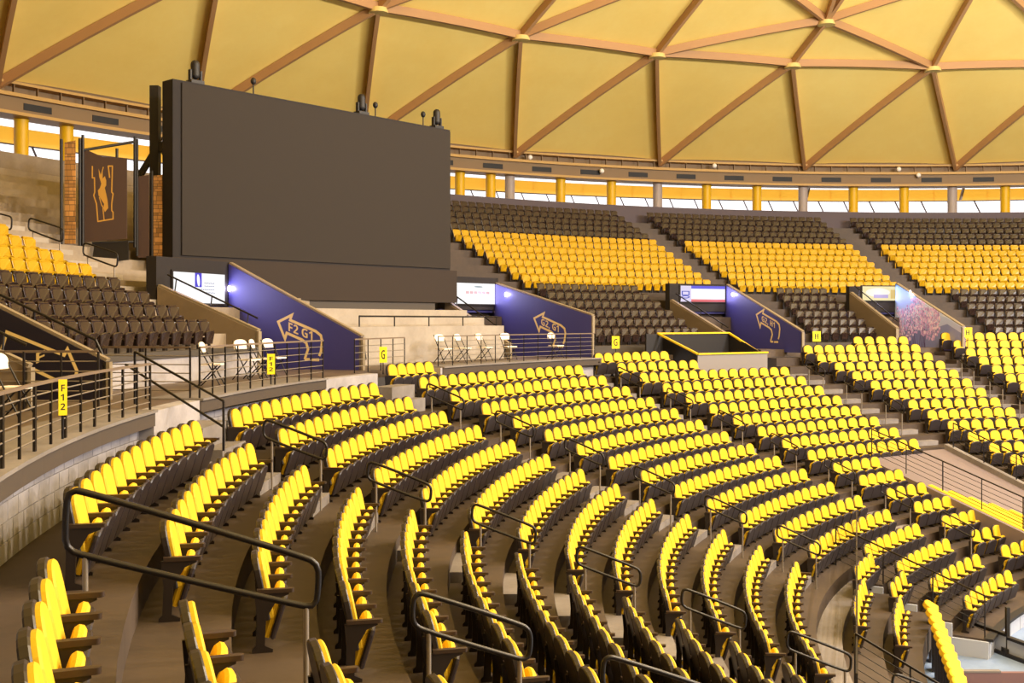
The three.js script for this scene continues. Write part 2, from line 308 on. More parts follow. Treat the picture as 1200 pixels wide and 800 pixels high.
// ---------- concourse platforms, upper deck ----------
const FLOOR = -1.31;
const PORT = [[-90.9, -87.4, 32.6, 32.3], [-72.3, -67.8, 33.3, 31.9], [-50.5, -46.6, 33.2, 31.4], [-30.8, -26.2, 32.6, 31.2], [-15.1, -11.6, 32.65, 31]];
const upRise = (th) => th < -50 ? .338 : .372, upBase = (th) => th < -50 ? -.02 : -.33;
const upTop = (j, th) => upBase(th) + upRise(th) * j, UPH = .64;
{
  const p = structure('floor_platform', 'concrete concourse platform with a dark slab edge');
  mesh('slab', sector(31.1, 33.6, FLOOR - .2, FLOOR, -130, -69.8), mat.platform, p);
  mesh('slab', sector(31.6, 33.6, FLOOR - .2, FLOOR, -69.8, -28.4), mat.platform, p);
  mesh('slab', sector(32.2, 33.6, FLOOR - .2, FLOOR + .1, -28.4, 8), mat.platform, p);
  for (const [a, b] of [[-130, -91.3], [-87.2, -75.2], [-63.4, -47]]) { mesh('slab_edge', sector(30.78, 31.7, FLOOR - .22, FLOOR - .02, a, b), mat.slabEdge, p); mesh('slab_nosing', sector(30.74, 31.7, FLOOR - .02, FLOOR + .02, a, b), mat.step, p); }
  const w = structure('wall_platform', 'pale concrete block wall under the platforms');
  mesh('backing', sector(31.1, 31.3, -2.4, FLOOR - .2, -130, -69.8), mat.joint, w);
  mesh('backing', sector(31.1, 31.3, -2.4, FLOOR - .2, -63.4, -47), mat.joint, w);
  const blocks = (R, h0, h1, a, b) => { const n = Math.max(1, Math.round((h1 - h0) / .2)), d = (h1 - h0) / n; for (let i = 0; i < n; i++) { const m = Math.max(1, Math.round((b - a) * D2R * R / .4)), s = (b - a) / m, gap = .006 / R / D2R; for (let q = 0; q < m; q++) { const o = i % 2 ? s / 2 : 0, t0 = a + s * q + o, t1 = Math.min(b, t0 + s); if (t1 - t0 > .05) mesh('block', sector(R, R + .12, h0 + d * i + .005, h0 + d * (i + 1) - .005, t0 + gap, t1 - gap, 9), mat.block, w); } } };
  blocks(31.02, -2.3, FLOOR - .22, -118, -91); blocks(31.02, -2.3, FLOOR - .22, -87.3, -72);
  mesh('wall_face', sector(31.02, 31.12, -2.3, FLOOR - .22, -63.4, -47), mat.block, w);
  // concrete flights beside the platforms
  for (const [a, b] of [[-91.3, -87.2], [-75.2, -70], [-63.6, -62.9]]) mesh('flight', sector(30.8, 31.4, -2.3, FLOOR - .01, a, b), mat.block, p);
  for (const [a, b] of [[-91.1, -87.4], [-71.6, -68]]) for (let i = 0; i < 2; i++) mesh('flight_step', sector(30.3 - .3 * i, 30.8 - .3 * i, -2.3, FLOOR - .33 * (i + 1), a + 1.2, b), mat.step, p);
}
const deck = structure('floor_deck', 'stepped concrete deck of the upper seating');
{
  const cuts = PORT.map((q) => [q[0] - .35, q[1] + .35]);
  const ranges = (j) => { const R = 34 + .8 * j; let a = -150; const out = []; if (R < 36.4) { for (const [s, e] of cuts) { out.push([a, s]); a = e; } out.push([a, 12]); } else out.push([-150, 12]); return out.flatMap(([s, e]) => s < -50 && e > -50 ? [[s, -50], [-50, e]] : [[s, e]]); };
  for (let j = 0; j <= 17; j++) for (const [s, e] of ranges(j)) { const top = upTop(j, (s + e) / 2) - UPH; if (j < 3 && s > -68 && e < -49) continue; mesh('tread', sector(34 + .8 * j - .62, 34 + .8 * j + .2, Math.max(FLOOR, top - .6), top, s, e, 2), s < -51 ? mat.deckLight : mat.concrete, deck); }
  for (let j = 3; j < 17; j++) mesh('step', sector(34 + .8 * j - .2, 34 + .8 * j + .2, upTop(j, -73) - UPH, upTop(j, -73) - UPH + .17, -73.3, -71.4), mat.landing, deck);
  for (const t of [-23.5, -8]) for (let j = 6; j < 17; j++) mesh('step', sector(34 + .8 * j - .2, 34 + .8 * j + .2, upTop(j, t) - UPH, upTop(j, t) - UPH + .18, t - .75, t + .75), mat.concrete, deck);
  // steps without seats beside the video board
  for (const [R0, R1, h] of [[33.3, 34.2, -.18], [34.2, 35, .12], [35, 36.4, .36]]) mesh('landing', sector(R0, R1, FLOOR, h, -67.3, -51), mat.landing, deck);
  const w = structure('wall_deck', 'front wall of the upper deck');
  for (const [a, b] of [[-87, -72.7]]) { mesh('wall_face', sector(33.3, 33.5, FLOOR, -.7, a, b), mat.block, w); mesh('fascia', sector(33.26, 33.6, -.78, upTop(0, a) - UPH + .02, a, b), mat.fascia, w); }
  for (const [a, b] of [[-46.2, -31.2], [-25.8, -15.5], [-11.2, 8]]) mesh('wall_face', sector(33.3, 33.5, FLOOR, upTop(0, a) - UPH, a, b), mat.fascia, w);
}
// upper chairs
{
  const plate = (w, L, rise, t, curve, taper = 1) => { const g = arch(w, L, rise, t, .012), p = g.attributes.position; for (let i = 0; i < p.count; i++) { const x = p.getX(i) / (w / 2); p.setX(i, p.getX(i) * (taper + (1 - taper) * Math.min(1, Math.max(0, p.getY(i) / L * 1.5)))); p.setZ(i, p.getZ(i) + curve * x * x); } g.computeVertexNormals(); return g; };
  const backG = () => merge([plate(.42, .34, .05, .02, .05, .74).rotateX(-.16).translate(0, .3, .06), new THREE.CylinderGeometry(.034, .034, .36, 10).rotateZ(Math.PI / 2).translate(0, .645, .025)]);
  const seatG = () => merge([plate(.34, .3, .06, .025, -.05, .8).rotateX(.12).translate(0, .12, .24), box(.05, .14, .2, 0, .2, .12)]);
  const footG = () => merge([box(.04, .34, .06, -.2, .17, .1), box(.04, .34, .06, .2, .17, .1)]);
  const B = backG(), S = seatG(), G = footG(), all = [];
  const U = {
    a: [() => -74.6, (j) => j < 3 ? -86.8 : -97, 'beside the F2 G1 portal', 0, 17], b: [(j) => j < 6 ? -31.7 : -24.6, (j) => j < 6 ? -41.4 + .2 * j : -40.6, 'between video board and camera box portal', 0, 17],
    c: [(j) => j < 6 ? -15.6 : -9.1, (j) => j < 6 ? -21.4 + .3 * j : -22.4, 'left of the blossom mural portal', 0, 17], d: [() => 7, (j) => j < 6 ? -5.6 : -7, 'right of the blossom mural portal', 0, 17],
  };
  for (const [id, [end, start, place_, j0, j1]] of Object.entries(U)) for (let j = j0; j <= j1; j++) {
    if (id === 'b' && j < 3) { /* rows behind the camera box still stand */ }
    const R = 34 + .8 * j, t0 = start(j), t1 = end(j), n = Math.round((t1 - t0) * D2R * R / .485), d = (t1 - t0) / n, yellow = id === 'a' ? j >= 4 && j < 12 : j >= 6 && j < 13;
    for (let i = 0; i < n; i++) all.push({ R, th: t0 + d * (i + .5), h: upTop(j, id === 'a' ? -80 : -20) - UPH, yellow, id, j, where: place_ });
  }
  for (const yellow of [true, false]) {
    const word = yellow ? 'yellow' : 'dark brown', m = yellow ? mat.upYellow : mat.upBrown;
    const seen = all.filter((s) => s.yellow === yellow && (s.pix = inView(s.R, s.th, s.h + .4, 120))).sort((a, b) => a.pix.z - b.pix.z);
    const hidden = (s) => s.pix.x < 528 && s.pix.x > 205 && s.pix.y > 90 && s.pix.y < 330;
    const near = new Set(seen.filter((s) => s.pix.x > -8 && s.pix.x < 1208 && !hidden(s)).slice(0, 300));
    for (const s of near) {
      const c = thing(yellow ? 'yellow_stadium_seat' : 'brown_stadium_seat', `${word} plastic seat, ${nth[s.j + 1]} deck row up ${s.where}`, 'seat', `${nth[s.j + 1]} upper deck row ${s.where}`);
      mesh('backrest', B, m, c); mesh('seat', S, m, c); mesh('bracket', G, mat.shell, c); place(c, s);
    }
    const rest = seen.filter((s) => !near.has(s));
    if (rest.length) instancer(yellow ? 'far_yellow_seats' : 'far_brown_seats', `far ${word} plastic seats in the upper deck rows under the clerestory`, 'seats', merge([B, S, G].map((g) => g.clone())), m, rest);
  }
}

// ---------- vomitory portals ----------
const gold = '#e3c987';
function arrowSign(w, h, draw) { return canvasTex(w, h, (g) => { g.fillStyle = '#2b2a66'; g.fillRect(0, 0, w, h); g.strokeStyle = gold; g.fillStyle = gold; g.lineJoin = 'round'; draw(g); }); }
const portalInfo = [
  { id: 'F', label: 'portal with a large gold F arrow on its dark wall' }, { id: 'F2', label: 'portal marked F2 G1 with a lit white sign' },
  { id: 'G', label: 'portal marked G2 G1 with a lit white sign beside the video board' }, { id: 'H', label: 'portal behind the black camera box with a blue and white sign' }, { id: 'I', label: 'portal lined with a pink blossom mural' },
];
const tops = [[[124, 424], [0, 362]], [[423, 395], [272, 311.5]], [[693, 370], [590, 336]], [[939, 389], [860, 340]], [[1127, 383], [1062, 336]]];
const ltops = [[[39, 430], [0, 412]], [[306, 388], [160, 322]], [[600, 404], [510, 342]], [[855, 384], [783, 340]], [[1054, 377], [1005, 337]]];
PORT.forEach(([ta, tb, Ra, Rb], i) => {
  const id = portalInfo[i].id, w = structure('wall_portal', portalInfo[i].label);
  const t = tops[i].map(([x, y]) => onRad(x, y, tb)), RE = 36.15, hE = t[1].h + (RE - t[1].r) * (t[1].h - t[0].h) / (t[1].r - t[0].r);
  const r0 = t[0].r, h0 = FLOOR - .02;
  const outline = [[r0, h0], [RE, h0], [RE, Math.min(hE, 1.75)], [r0, t[0].h]], W = RE - r0, top = Math.max(hE, t[0].h), H = Math.min(1.75, top) - h0;
  // printing on the wall, drawn in wall coordinates (metres from the outer end)
  const tex = canvasTex(1024, Math.round(1024 * H / W), (g, cw, ch) => {
    const k = cw / W; g.fillStyle = id === 'F' ? '#191526' : '#3a3878'; g.fillRect(0, 0, cw, ch);
    const q = (x, y) => { const o = onRad(x, y, tb); return [(o.r - r0) * k, ch - (o.h - h0) * k]; };
    g.lineJoin = 'miter'; g.strokeStyle = g.fillStyle = gold;
    const line = (pts, lw) => { g.lineWidth = lw * k; g.beginPath(); pts.forEach((p, n) => g[n ? 'lineTo' : 'moveTo'](...q(...p))); g.stroke(); };
    const word = (s, x, y, x2, y2, px) => { const a = q(x, y), b = q(x2, y2), d = Math.hypot(b[0] - a[0], b[1] - a[1]); g.save(); g.transform((b[0] - a[0]) / d, (b[1] - a[1]) / d, 0, 1, a[0], a[1]); g.font = `bold ${px * k}px sans-serif`; const m = g.measureText(s).width; g.scale(d / m, 1); g.fillText(s, 0, 0); g.restore(); };
    if (id === 'F') {
      line([[1, 413], [8, 389], [60, 410], [75, 416], [79, 409], [90, 434], [89, 440]], .055); line([[40, 433], [67, 446]], .055);
      word('F', 40, 427, 54, 421, .24);
    } else if (id === 'I') {
      const sky = g.createLinearGradient(0, 0, 0, ch); sky.addColorStop(0, '#5b92e0'); sky.addColorStop(.45, '#c2d2f6'); sky.addColorStop(1, '#b9b0de'); g.fillStyle = sky; g.fillRect(0, 0, cw, ch);
      let s = 5; const r = () => (s = (s * 16807) % 2147483647) / 2147483647;
      g.fillStyle = 'rgba(225,228,245,.6)'; for (let n = 0; n < 40; n++) { g.beginPath(); g.ellipse(r() * cw * .7, ch * (.25 + .3 * r()), 60 + 80 * r(), 6 + 10 * r(), -.2, 0, 7); g.fill(); }
      g.fillStyle = '#8a90c4'; g.beginPath(); g.moveTo(0, ch * .75); g.lineTo(cw * .2, ch * .62); g.lineTo(cw * .45, ch * .7); g.lineTo(cw, ch * .74); g.lineTo(cw, ch); g.lineTo(0, ch); g.fill();
      g.strokeStyle = '#584477'; for (let n = 0; n < 26; n++) { g.lineWidth = 3 + 5 * r(); g.beginPath(); const x = cw * (.5 + .45 * r()); g.moveTo(x, ch); g.lineTo(x + (r() - .5) * 120, ch * (.35 + .3 * r())); g.stroke(); }
      const tone = ['#f0c8ee', '#dcb2e4', '#f8e2f8', '#cfa8dc', '#b692cc']; for (let n = 0; n < 900; n++) { g.fillStyle = tone[n % 5]; const u = r(), v = r(); g.beginPath(); g.arc(cw * (.3 + .68 * u), ch * (.3 + .1 * Math.sin(u * 9) + .68 * v * (.6 + .4 * u)), 4 + 10 * r(), 0, 7); g.fill(); }
      g.fillStyle = '#6b5f9e'; g.fillRect(0, ch * .86, cw * .32, ch * .2);
    } else {
      const sx = id === 'F2' ? [1, 0, 1, 0] : null;
      // arrow outline taken in picture points of this wall
      const A = { F2: [[403, 400], [373, 421], [357, 421], [360, 408], [359, 402], [354, 398], [336, 390], [334, 396], [326, 377], [342, 370], [340, 375], [372, 389], [377, 396], [376, 410], [373, 416]], G: null }.F2;
      const map = { F2: (p) => p, G: ([x, y]) => [626 + (x - 326) * .71, 367.5 + (y - 370) * .75], H: ([x, y]) => [886.5 + (x - 326) * .53, 363.5 + (y - 370) * .72] }[id];
      const out = [[357, 421], [361, 409], [359, 402], [354, 398], [336, 390], [334, 397], [326, 377], [342, 369], [340, 375], [370, 388], [376, 393], [377.5, 400], [376, 412], [374, 417]];
      line(out.map(map), .075); line([[374, 421.5], [365, 421.5]].map(map), .075); line([[363, 421], [357, 421]].map(map), .075);
      const a = map([337, 387]), b = map([368, 399.5]); word({ F2: 'F2 G1', G: 'G2, G1', H: 'G2, H1' }[id], ...a, ...b, .33);
    }
  });
  // the printed face looks towards the aisle
  const plate = radialPlate(outline, tb, .18);
  const wall = mesh('side_wall', plate, new THREE.MeshStandardMaterial({ map: tex, roughness: .5, side: THREE.DoubleSide }), w);
  wall.userData.label = { F: 'dark wall with a gold F arrow outline', I: 'wall printed with pink blossom under blue sky' }[id] ?? 'navy wall with a gold outlined arrow';
  const edge = (pts, th, m, d) => mesh('coping', beam(P(pts[0][0], th, pts[0][1]), P(pts[1][0], th, pts[1][1]), .15, .05, V(0, 1, 0)), m, w);
  edge([[r0, t[0].h + .03], [RE, Math.min(hE, 1.75) + .03]], tb + .17, mat.cap);
  mesh('end_post', sector(r0 - .06, r0 + .06, FLOOR - .35, t[0].h, tb, tb + .22), mat.cap, w);
  const u = ltops[i].map(([x, y]) => { const o = onRad(x, y, ta); if (i > 2) o.h -= .3; return o; }), hu = u[1].h + (RE - u[1].r) * (u[1].h - u[0].h) / (u[1].r - u[0].r), ul = Math.max(u[0].r, 32.3);
  mesh('side_wall', radialPlate([[ul, h0], [RE, h0], [RE, Math.min(hu, 1.3)], [ul, u[0].h]], ta - .35, .18), mat.beige, w);
  edge([[ul, u[0].h + .03], [RE, Math.min(hu, 1.3) + .03]], ta - .17, mat.cap);
  mesh('end_post', sector(ul - .05, ul + .05, FLOOR, u[0].h, ta - .35, ta - .1), mat.cap, w);
  // header above the opening and the dark passage behind it
  mesh('header', sector(36.2, 36.5, .4, 1.62, ta - .3, tb + .4), mat.screenFrame, w);
  mesh('passage_back', sector(39, 39.2, FLOOR - .8, 1.2, ta - 1, tb + 1), mat.navy, w);
  mesh('passage_lintel', sector(36.3, 39.2, .3, .42, ta - .5, tb + .5), mat.navy, w);
  mesh('passage_cheek', radialPlate([[36.3, h0 - .6], [39.2, h0 - .6], [39.2, .4], [36.3, .4]], ta - .4, .1), mat.navy, w);
  mesh('passage_cheek', radialPlate([[36.3, h0 - .6], [39.2, h0 - .6], [39.2, .4], [36.3, .4]], tb + .3, .1), mat.navy, w);
  mesh('portal_floor', sector(33.3, 39.2, FLOOR - .3, FLOOR - .01, ta - .2, tb + .2), mat.platform, w);
  // the lit sign over the opening
  if (i) {
    const box4 = { F2: [204, 264, 320, 355], G: [533.5, 586.5, 332, 356], H: [798, 850, 335, 353.5], I: [1011, 1059, 335.5, 352] }[id];
    const face = canvasTex(512, 256, (g, cw, ch) => {
      g.fillStyle = '#ffffff'; g.fillRect(0, 0, cw, ch);
      const dash = (x, y, n, c, s = 9) => { g.fillStyle = c; for (let k = 0; k < n; k++) g.fillRect(x + k * s * 1.7, y + (k % 2) * 2, s, s * .9); };
      if (id === 'F2') { g.fillStyle = '#4a3fd0'; g.fillRect(205, 0, 68, 120); g.fillStyle = '#fff'; g.beginPath(); g.ellipse(240, 62, 15, 52, -.1, 0, 7); g.fill(); g.fillStyle = '#3a46b0'; g.font = 'italic bold 34px sans-serif'; g.fillText('▬▬▬', 290, 46); dash(300, 78, 7, '#666a86'); dash(300, 104, 7, '#666a86'); dash(240, 134, 11, '#666a86'); dash(320, 160, 6, '#666a86'); }
      if (id === 'G') { g.fillStyle = '#5f7a86'; g.beginPath(); g.ellipse(262, 42, 50, 7, 0, 0, 7); g.fill(); g.fillStyle = '#e9b9bb'; for (let k = 0; k < 6; k++) g.fillRect(120 + k * 46, 100, 36, 30); }
      if (id === 'H') { g.fillStyle = '#5a57dd'; g.fillRect(0, 0, cw, 46); g.fillStyle = '#e26a72'; g.fillRect(0, 216, cw, 40); g.fillStyle = '#d9d0ee'; g.fillRect(0, 0, 120, 256); g.strokeStyle = '#2f46b8'; g.lineWidth = 12; g.strokeRect(18, 90, 76, 60); g.beginPath(); g.ellipse(56, 180, 40, 18, 0, 0, 7); g.stroke(); }
      if (id === 'I') { g.fillStyle = '#f6e7a8'; g.fillRect(0, 0, cw, ch); g.fillStyle = '#fff8e8'; g.beginPath(); g.ellipse(190, 110, 150, 80, 0, 0, 7); g.fill(); g.fillStyle = '#b9a6d6'; g.fillRect(140, 150, 180, 60); g.fillStyle = '#c79a96'; g.fillRect(430, 120, 50, 70); g.fillStyle = '#e3c25a'; g.fillRect(350, 60, 60, 160); }
    });
    const tc = (ta + tb) / 2, a0 = onRad(box4[0], 0, ta).r, Rs = 36.12, tl = angAt(box4[0], Rs), tr = angAt(box4[1], Rs), z = toPix(P(Rs, (tl + tr) / 2, 0)).z, hT = (YH - box4[2]) / F * z, hB = (YH - box4[3]) / F * z;
    const wS = Rs * (tr - tl) * D2R, hS = hT - hB, sg = thing('lit_sign', { F2: 'lit white sign with a blue logo over the F2 G1 portal', G: 'lit white sign with pale lettering beside the video board', H: 'lit sign with blue and red borders behind the camera box', I: 'lit pale yellow picture sign over the blossom mural' }[id], 'sign');
    const c = P(Rs, (tl + tr) / 2, (hT + hB) / 2); sg.position.copy(c); sg.rotation.y = -(tl + tr) / 2 * D2R;
    mesh('housing', box(wS + .1, hS + .1, .1, 0, 0, -.06), mat.screenFrame, sg);
    mesh('lit_face', new THREE.PlaneGeometry(wS, hS), new THREE.MeshStandardMaterial({ color: 0x111111, emissive: 0xffffff, emissiveMap: face, emissiveIntensity: id === 'I' ? .95 : 1.05, roughness: .3 }), sg);
    const l = new THREE.RectAreaLight(0xcfc8ff, 9, wS, hS); l.position.z = .03; l.rotation.y = Math.PI; l.castShadow = true; sg.add(l);
    // small wall lamp beside the sign
    const e = { F2: [269, 338], G: [593, 345], H: [858.5, 345], I: [1067, 342] }[id], q = onRad(e[0], e[1], tb - .1), p = P(q.r, tb - .12, q.h);
    const lp = mesh('wall_light', new THREE.CapsuleGeometry(.05, .08, 4, 10).translate(p.x, p.y, p.z), new THREE.MeshStandardMaterial({ color: 0xffffff, emissive: 0xffffff, emissiveIntensity: 1.2 }), scene), pl = new THREE.PointLight(0xd8d4ff, 1.2, 0, 2); pl.castShadow = true; pl.position.copy(p); scene.add(pl);
    tag(lp, { F2: 'small white wall light inside the F2 G1 portal', G: 'small white wall light inside the G2 portal', H: 'small white wall light in the portal behind the camera box', I: 'small white wall light on the blossom mural' }[id], 'light');
  }
  // handrail on the left wall
  const hr = thing('portal_handrail', ['handrail along the F portal wall', 'dark handrail crossing the white sign with the blue logo', 'dark handrail crossing the white sign beside the video board', 'dark handrail crossing the sign with blue and red borders', 'dark handrail below the pale yellow picture sign'][i], 'handrail');
  const y0 = u[0].h + .32, y1 = Math.min(hu, 1.3) + .3, rA = ul + .1, rB = 36;
  mesh('rail', bar(P(rA, ta, y0), P(rB, ta, y1), .025), mat.steel, hr);
  for (const k of [.1, .5, .9]) mesh('bracket', bar(P(rA + (rB - rA) * k, ta, y0 + (y1 - y0) * k), P(rA + (rB - rA) * k, ta - .1, y0 + (y1 - y0) * k - .3), .018), mat.steel, hr);
});

// ---------- video board ----------
{
  const a = onDepth(203, 300, 30.5), b = onDepth(528, 318, 38.75), yT = YC + (YH - 92) / F * 30.5, yB = YC + 1.78;
  const d = V(b.x - a.x, 0, b.z - a.z), W = d.length(), H = yT - yB, turn = Math.atan2(-d.z, d.x), g = thing('video_board', 'large dark video board standing on a brown base', 'screen');
  g.position.set((a.x + b.x) / 2, yB, (a.z + b.z) / 2); g.rotation.y = turn;
  mesh('cabinet', box(W, H, .55, 0, H / 2, -.3), mat.screenFrame, g);
  mesh('display', box(W - .3, H - .14, .04, .12, H / 2, .0), mat.screen, g);
  mesh('base', box(W + .35, 1.15, .7, .12, -.57, -.32), mat.cabinet, g);
  mesh('plinth', box(W * .55, .34, .6, W * .16, -1.3, -.36), mat.fascia, g);
  const head = (x, name, label, big) => {
    const t = thing(name, label, big ? 'spotlight' : 'aerial', big ? 'moving spotlights on the video board' : 'small aerials on the video board');
    const p = V(x, H, -.2).applyAxisAngle(V(0, 1, 0), turn).add(g.position); t.position.copy(p); t.rotation.y = turn;
    if (big) { mesh('foot', box(.42, .1, .3, 0, .05, 0), mat.black, t); mesh('yoke', merge([box(.05, .32, .12, -.17, .24, 0), box(.05, .32, .12, .17, .24, 0)]), mat.black, t); mesh('lamp_head', new THREE.CapsuleGeometry(.13, .3, 5, 12).translate(0, .42, 0), mat.black, t); } else { mesh('mast', bar(V(0, 0, 0), V(0, .38, 0), .022), mat.black, t); mesh('antenna', new THREE.SphereGeometry(.085, 10, 8).scale(1, 1.3, 1).translate(0, .42, 0), mat.black, t); }
  };
  for (const x of [-.425, .14, .455]) head(x * W, 'moving_spotlight', 'black moving spotlight on top of the video board', true);
  for (const x of [-.245, .195, .395]) head(x * W, 'aerial', 'small round aerial on a mast on top of the video board', false);
  // steel support behind the left edge
  const s = thing('board_support', 'black steel post with braces behind the video board edge', 'support'), Z = 32.2;
  mesh('post', beam(onDepth(182, 305, Z), onDepth(182, 101, Z), .26, .26, V(1, 0, 0)), mat.black, s);
  mesh('brace', beam(onDepth(160, 212, Z), onDepth(186, 170, Z), .16, .16, V(1, 0, 0)), mat.black, s);
  mesh('crossbeam', beam(onDepth(184, 172, Z), onDepth(214, 174, Z), .22, .3, V(0, 1, 0)), mat.black, s);
  mesh('cable', bar(onDepth(186, 167, Z), onDepth(206, 140, Z), .025), mat.steelGrey, s); mesh('cable', bar(onDepth(186, 172, Z), onDepth(204, 205, Z), .025), mat.steelGrey, s);
}
// banners on a pipe frame
{
  const Z = (x) => 29.6 + (x - 70) * .012, q = (x, y, dz = 0) => onDepth(x, y, Z(x) + dz);
  const panel = (pts, t) => { const sh = new THREE.Shape(pts.map(([x, y]) => { const v = q(x, y); return new THREE.Vector2(v.x, v.y); })), g = flat(new THREE.ExtrudeGeometry(sh, { depth: t, bevelEnabled: false })); const p = g.attributes.position, u = g.attributes.uv, xs = pts.map((o) => q(...o).x), ys = pts.map((o) => q(...o).y), x0 = Math.min(...xs), x1 = Math.max(...xs), y0 = Math.min(...ys), y1 = Math.max(...ys); const zc = q(pts[0][0], pts[0][1]).z; for (let i = 0; i < p.count; i++) { u.setXY(i, (p.getX(i) - x0) / (x1 - x0), (p.getY(i) - y0) / (y1 - y0)); p.setZ(i, p.getZ(i) + zc); } return g; };
  const stone = (s0) => canvasTex(128, 512, (g, w, h) => { g.fillStyle = '#54402c'; g.fillRect(0, 0, w, h); let s = s0; const r = () => (s = (s * 16807) % 2147483647) / 2147483647; for (let y = 2; y < h;) { const hh = 14 + r() * 18; for (let x = -r() * 30; x < w;) { const ww = 26 + r() * 44; const v = r(); g.fillStyle = `rgb(${Math.round(140 + v * 60)},${Math.round(100 + v * 46)},${Math.round(52 + v * 30)})`; g.fillRect(x + 1.5, y, ww - 3, hh - 3); x += ww; } y += hh; } });
  const stoneMat = (s) => new THREE.MeshStandardMaterial({ map: stone(s), roughness: .8, side: THREE.DoubleSide });
  const pipe = (pts, o) => { for (const [[ax, ay], [bx, by]] of pts) mesh('pipe', bar(q(ax, ay, -.03), q(bx, by, -.03), .04), mat.black, o); };
  const b1 = thing('stone_banner', 'narrow banner printed with sandstone blocks left of the horse banner', 'banner'); mesh('cloth', panel([[76, 286], [92, 286], [92, 166], [76, 167]], .02), stoneMat(5), b1); pipe([[[72, 290], [72, 163]], [[93.5, 300], [93.5, 162]]], b1);
  const b2 = thing('stone_banner', 'narrow banner printed with sandstone blocks against the video board', 'banner'); mesh('cloth', panel([[179, 304], [203, 304], [203, 206], [179, 206]], .02), stoneMat(77), b2); pipe([[[178, 310], [178, 200]]], b2);
  const horse = canvasTex(512, 1024, (g, w, h) => {
    g.fillStyle = '#4c3830'; g.fillRect(0, 0, w, h); g.strokeStyle = g.fillStyle = '#c9983f'; g.lineWidth = 15; g.lineJoin = 'round';
    const X = (x) => (x - 98) / 63 * w, Y = (y) => (y - 172) / 112 * h, pl = (p, close) => { g.beginPath(); p.forEach(([x, y], i) => g[i ? 'lineTo' : 'moveTo'](X(x), Y(y))); if (close) { g.closePath(); g.fill(); } else g.stroke(); };
    pl([[111, 193], [111, 207], [114, 207], [114.5, 224], [113, 228], [117, 238], [119, 259], [141, 256], [141, 248], [139, 246], [139, 238], [141, 226], [139, 224], [140, 193], [134, 193], [136, 207]]);
    pl([[119, 222], [122, 219], [124, 214], [121, 206], [120, 196], [123, 203], [126, 198], [126, 208], [129, 205], [131, 210], [131, 216], [129, 219], [131, 226], [133, 234], [134, 243], [129, 248], [127, 243], [128, 238], [124, 233], [120, 228]], true);
    g.lineWidth = 11; pl([[126, 240], [128, 257]]); pl([[121, 230], [125, 241]]); pl([[123, 206], [127, 194]]);
  });
  const b3 = thing('horse_banner', 'brown banner with a gold bucking horse and rider emblem', 'banner'); mesh('cloth', panel([[98, 284], [160, 282], [160, 190], [126, 186], [98, 174]], .02), new THREE.MeshPhysicalMaterial({ map: horse, roughness: .85, transmission: .12, thickness: 0, side: THREE.DoubleSide }), b3);
  pipe([[[97, 300], [97, 158]], [[158, 290], [158, 160]], [[97, 176], [158, 166]], [[160.5, 300], [160.5, 163]], [[137, 210], [137, 174]]], b3);
  const b4 = thing('plain_banner', 'plain brown banner between the horse banner and the sandstone banner', 'banner'); mesh('cloth', panel([[162, 302], [177.5, 302], [177.5, 206], [162, 207]], .02), M(0x4c3830, .85), b4);
  const b5 = thing('skirt_panel', 'black panel standing below the horse banner', 'panel'); mesh('cloth', panel([[108, 309], [160, 306], [160, 284], [112, 286]], .04), mat.black, b5); mesh('top_bar', bar(q(108, 285), q(160, 283), .04), mat.black, b5);
}

// ---------- railings ----------
function railing(label, pts, height, rods, every, dark) {   // pts: floor points along the line
  const r = thing('guard_railing', label, 'railing'), up = V(0, height, 0); let k = 0;
  for (let i = 0; i + 1 < pts.length; i++) {
    const a = pts[i], b = pts[i + 1];
    mesh('top_rail', beam(a.clone().add(up), b.clone().add(up), .032, .034), dark ? mat.steel : mat.railTop, r);
    for (let n = 1; n <= rods; n++) { const u = V(0, height * n / (rods + 1), 0); mesh('rod', bar(a.clone().add(u), b.clone().add(u), .009, 4), dark ? mat.steel : mat.steelGrey, r); }
  }
  let L = 0; const seg = pts.slice(1).map((p, i) => p.distanceTo(pts[i])), T = seg.reduce((a, b) => a + b, 0), n = Math.max(1, Math.round(T / every));
  for (let q = 0; q <= n; q++) { let s = T * q / n, i = 0; while (i < seg.length - 1 && s > seg[i]) s -= seg[i++]; const p = pts[i].clone().lerp(pts[i + 1], Math.min(1, s / seg[i])); mesh('post', beam(p, p.clone().add(up), q % 2 ? .018 : .036, .026, V(1, 0, 0)), mat.steel, r); }
  return r;
}
const arc = (R, h, a, b, n = 8) => Array.from({ length: n + 1 }, (_, i) => P(R, a + (b - a) * i / n, h));
railing('long railing with thin rods on the F platform above the near chairs', arc(30.84, FLOOR + .02, -124, -91.4, 14), .66, 5, .62);
railing('railing with thin rods in front of the F2 G1 portal wall', arc(30.84, FLOOR + .02, -87, -75.3, 6), .84, 5, .62);
railing('railing with thin rods in front of the white folding chairs', arc(31.0, FLOOR + .02, -63.2, -47.2, 8), .84, 5, .8);
railing('short railing beside the yellow G sign', [P(31.3, -70.5, FLOOR), P(31.5, -65, FLOOR)], .84, 4, .8);
railing('short railing across the aisle end beside the F platform', [P(31.6, -91.3, FLOOR), P(33.2, -91.3, FLOOR)], .86, 5, .5);
railing('short railing across the aisle end beside the F2 platform', [P(31, -87, FLOOR), P(32.6, -86.6, FLOOR)], .86, 5, .8);
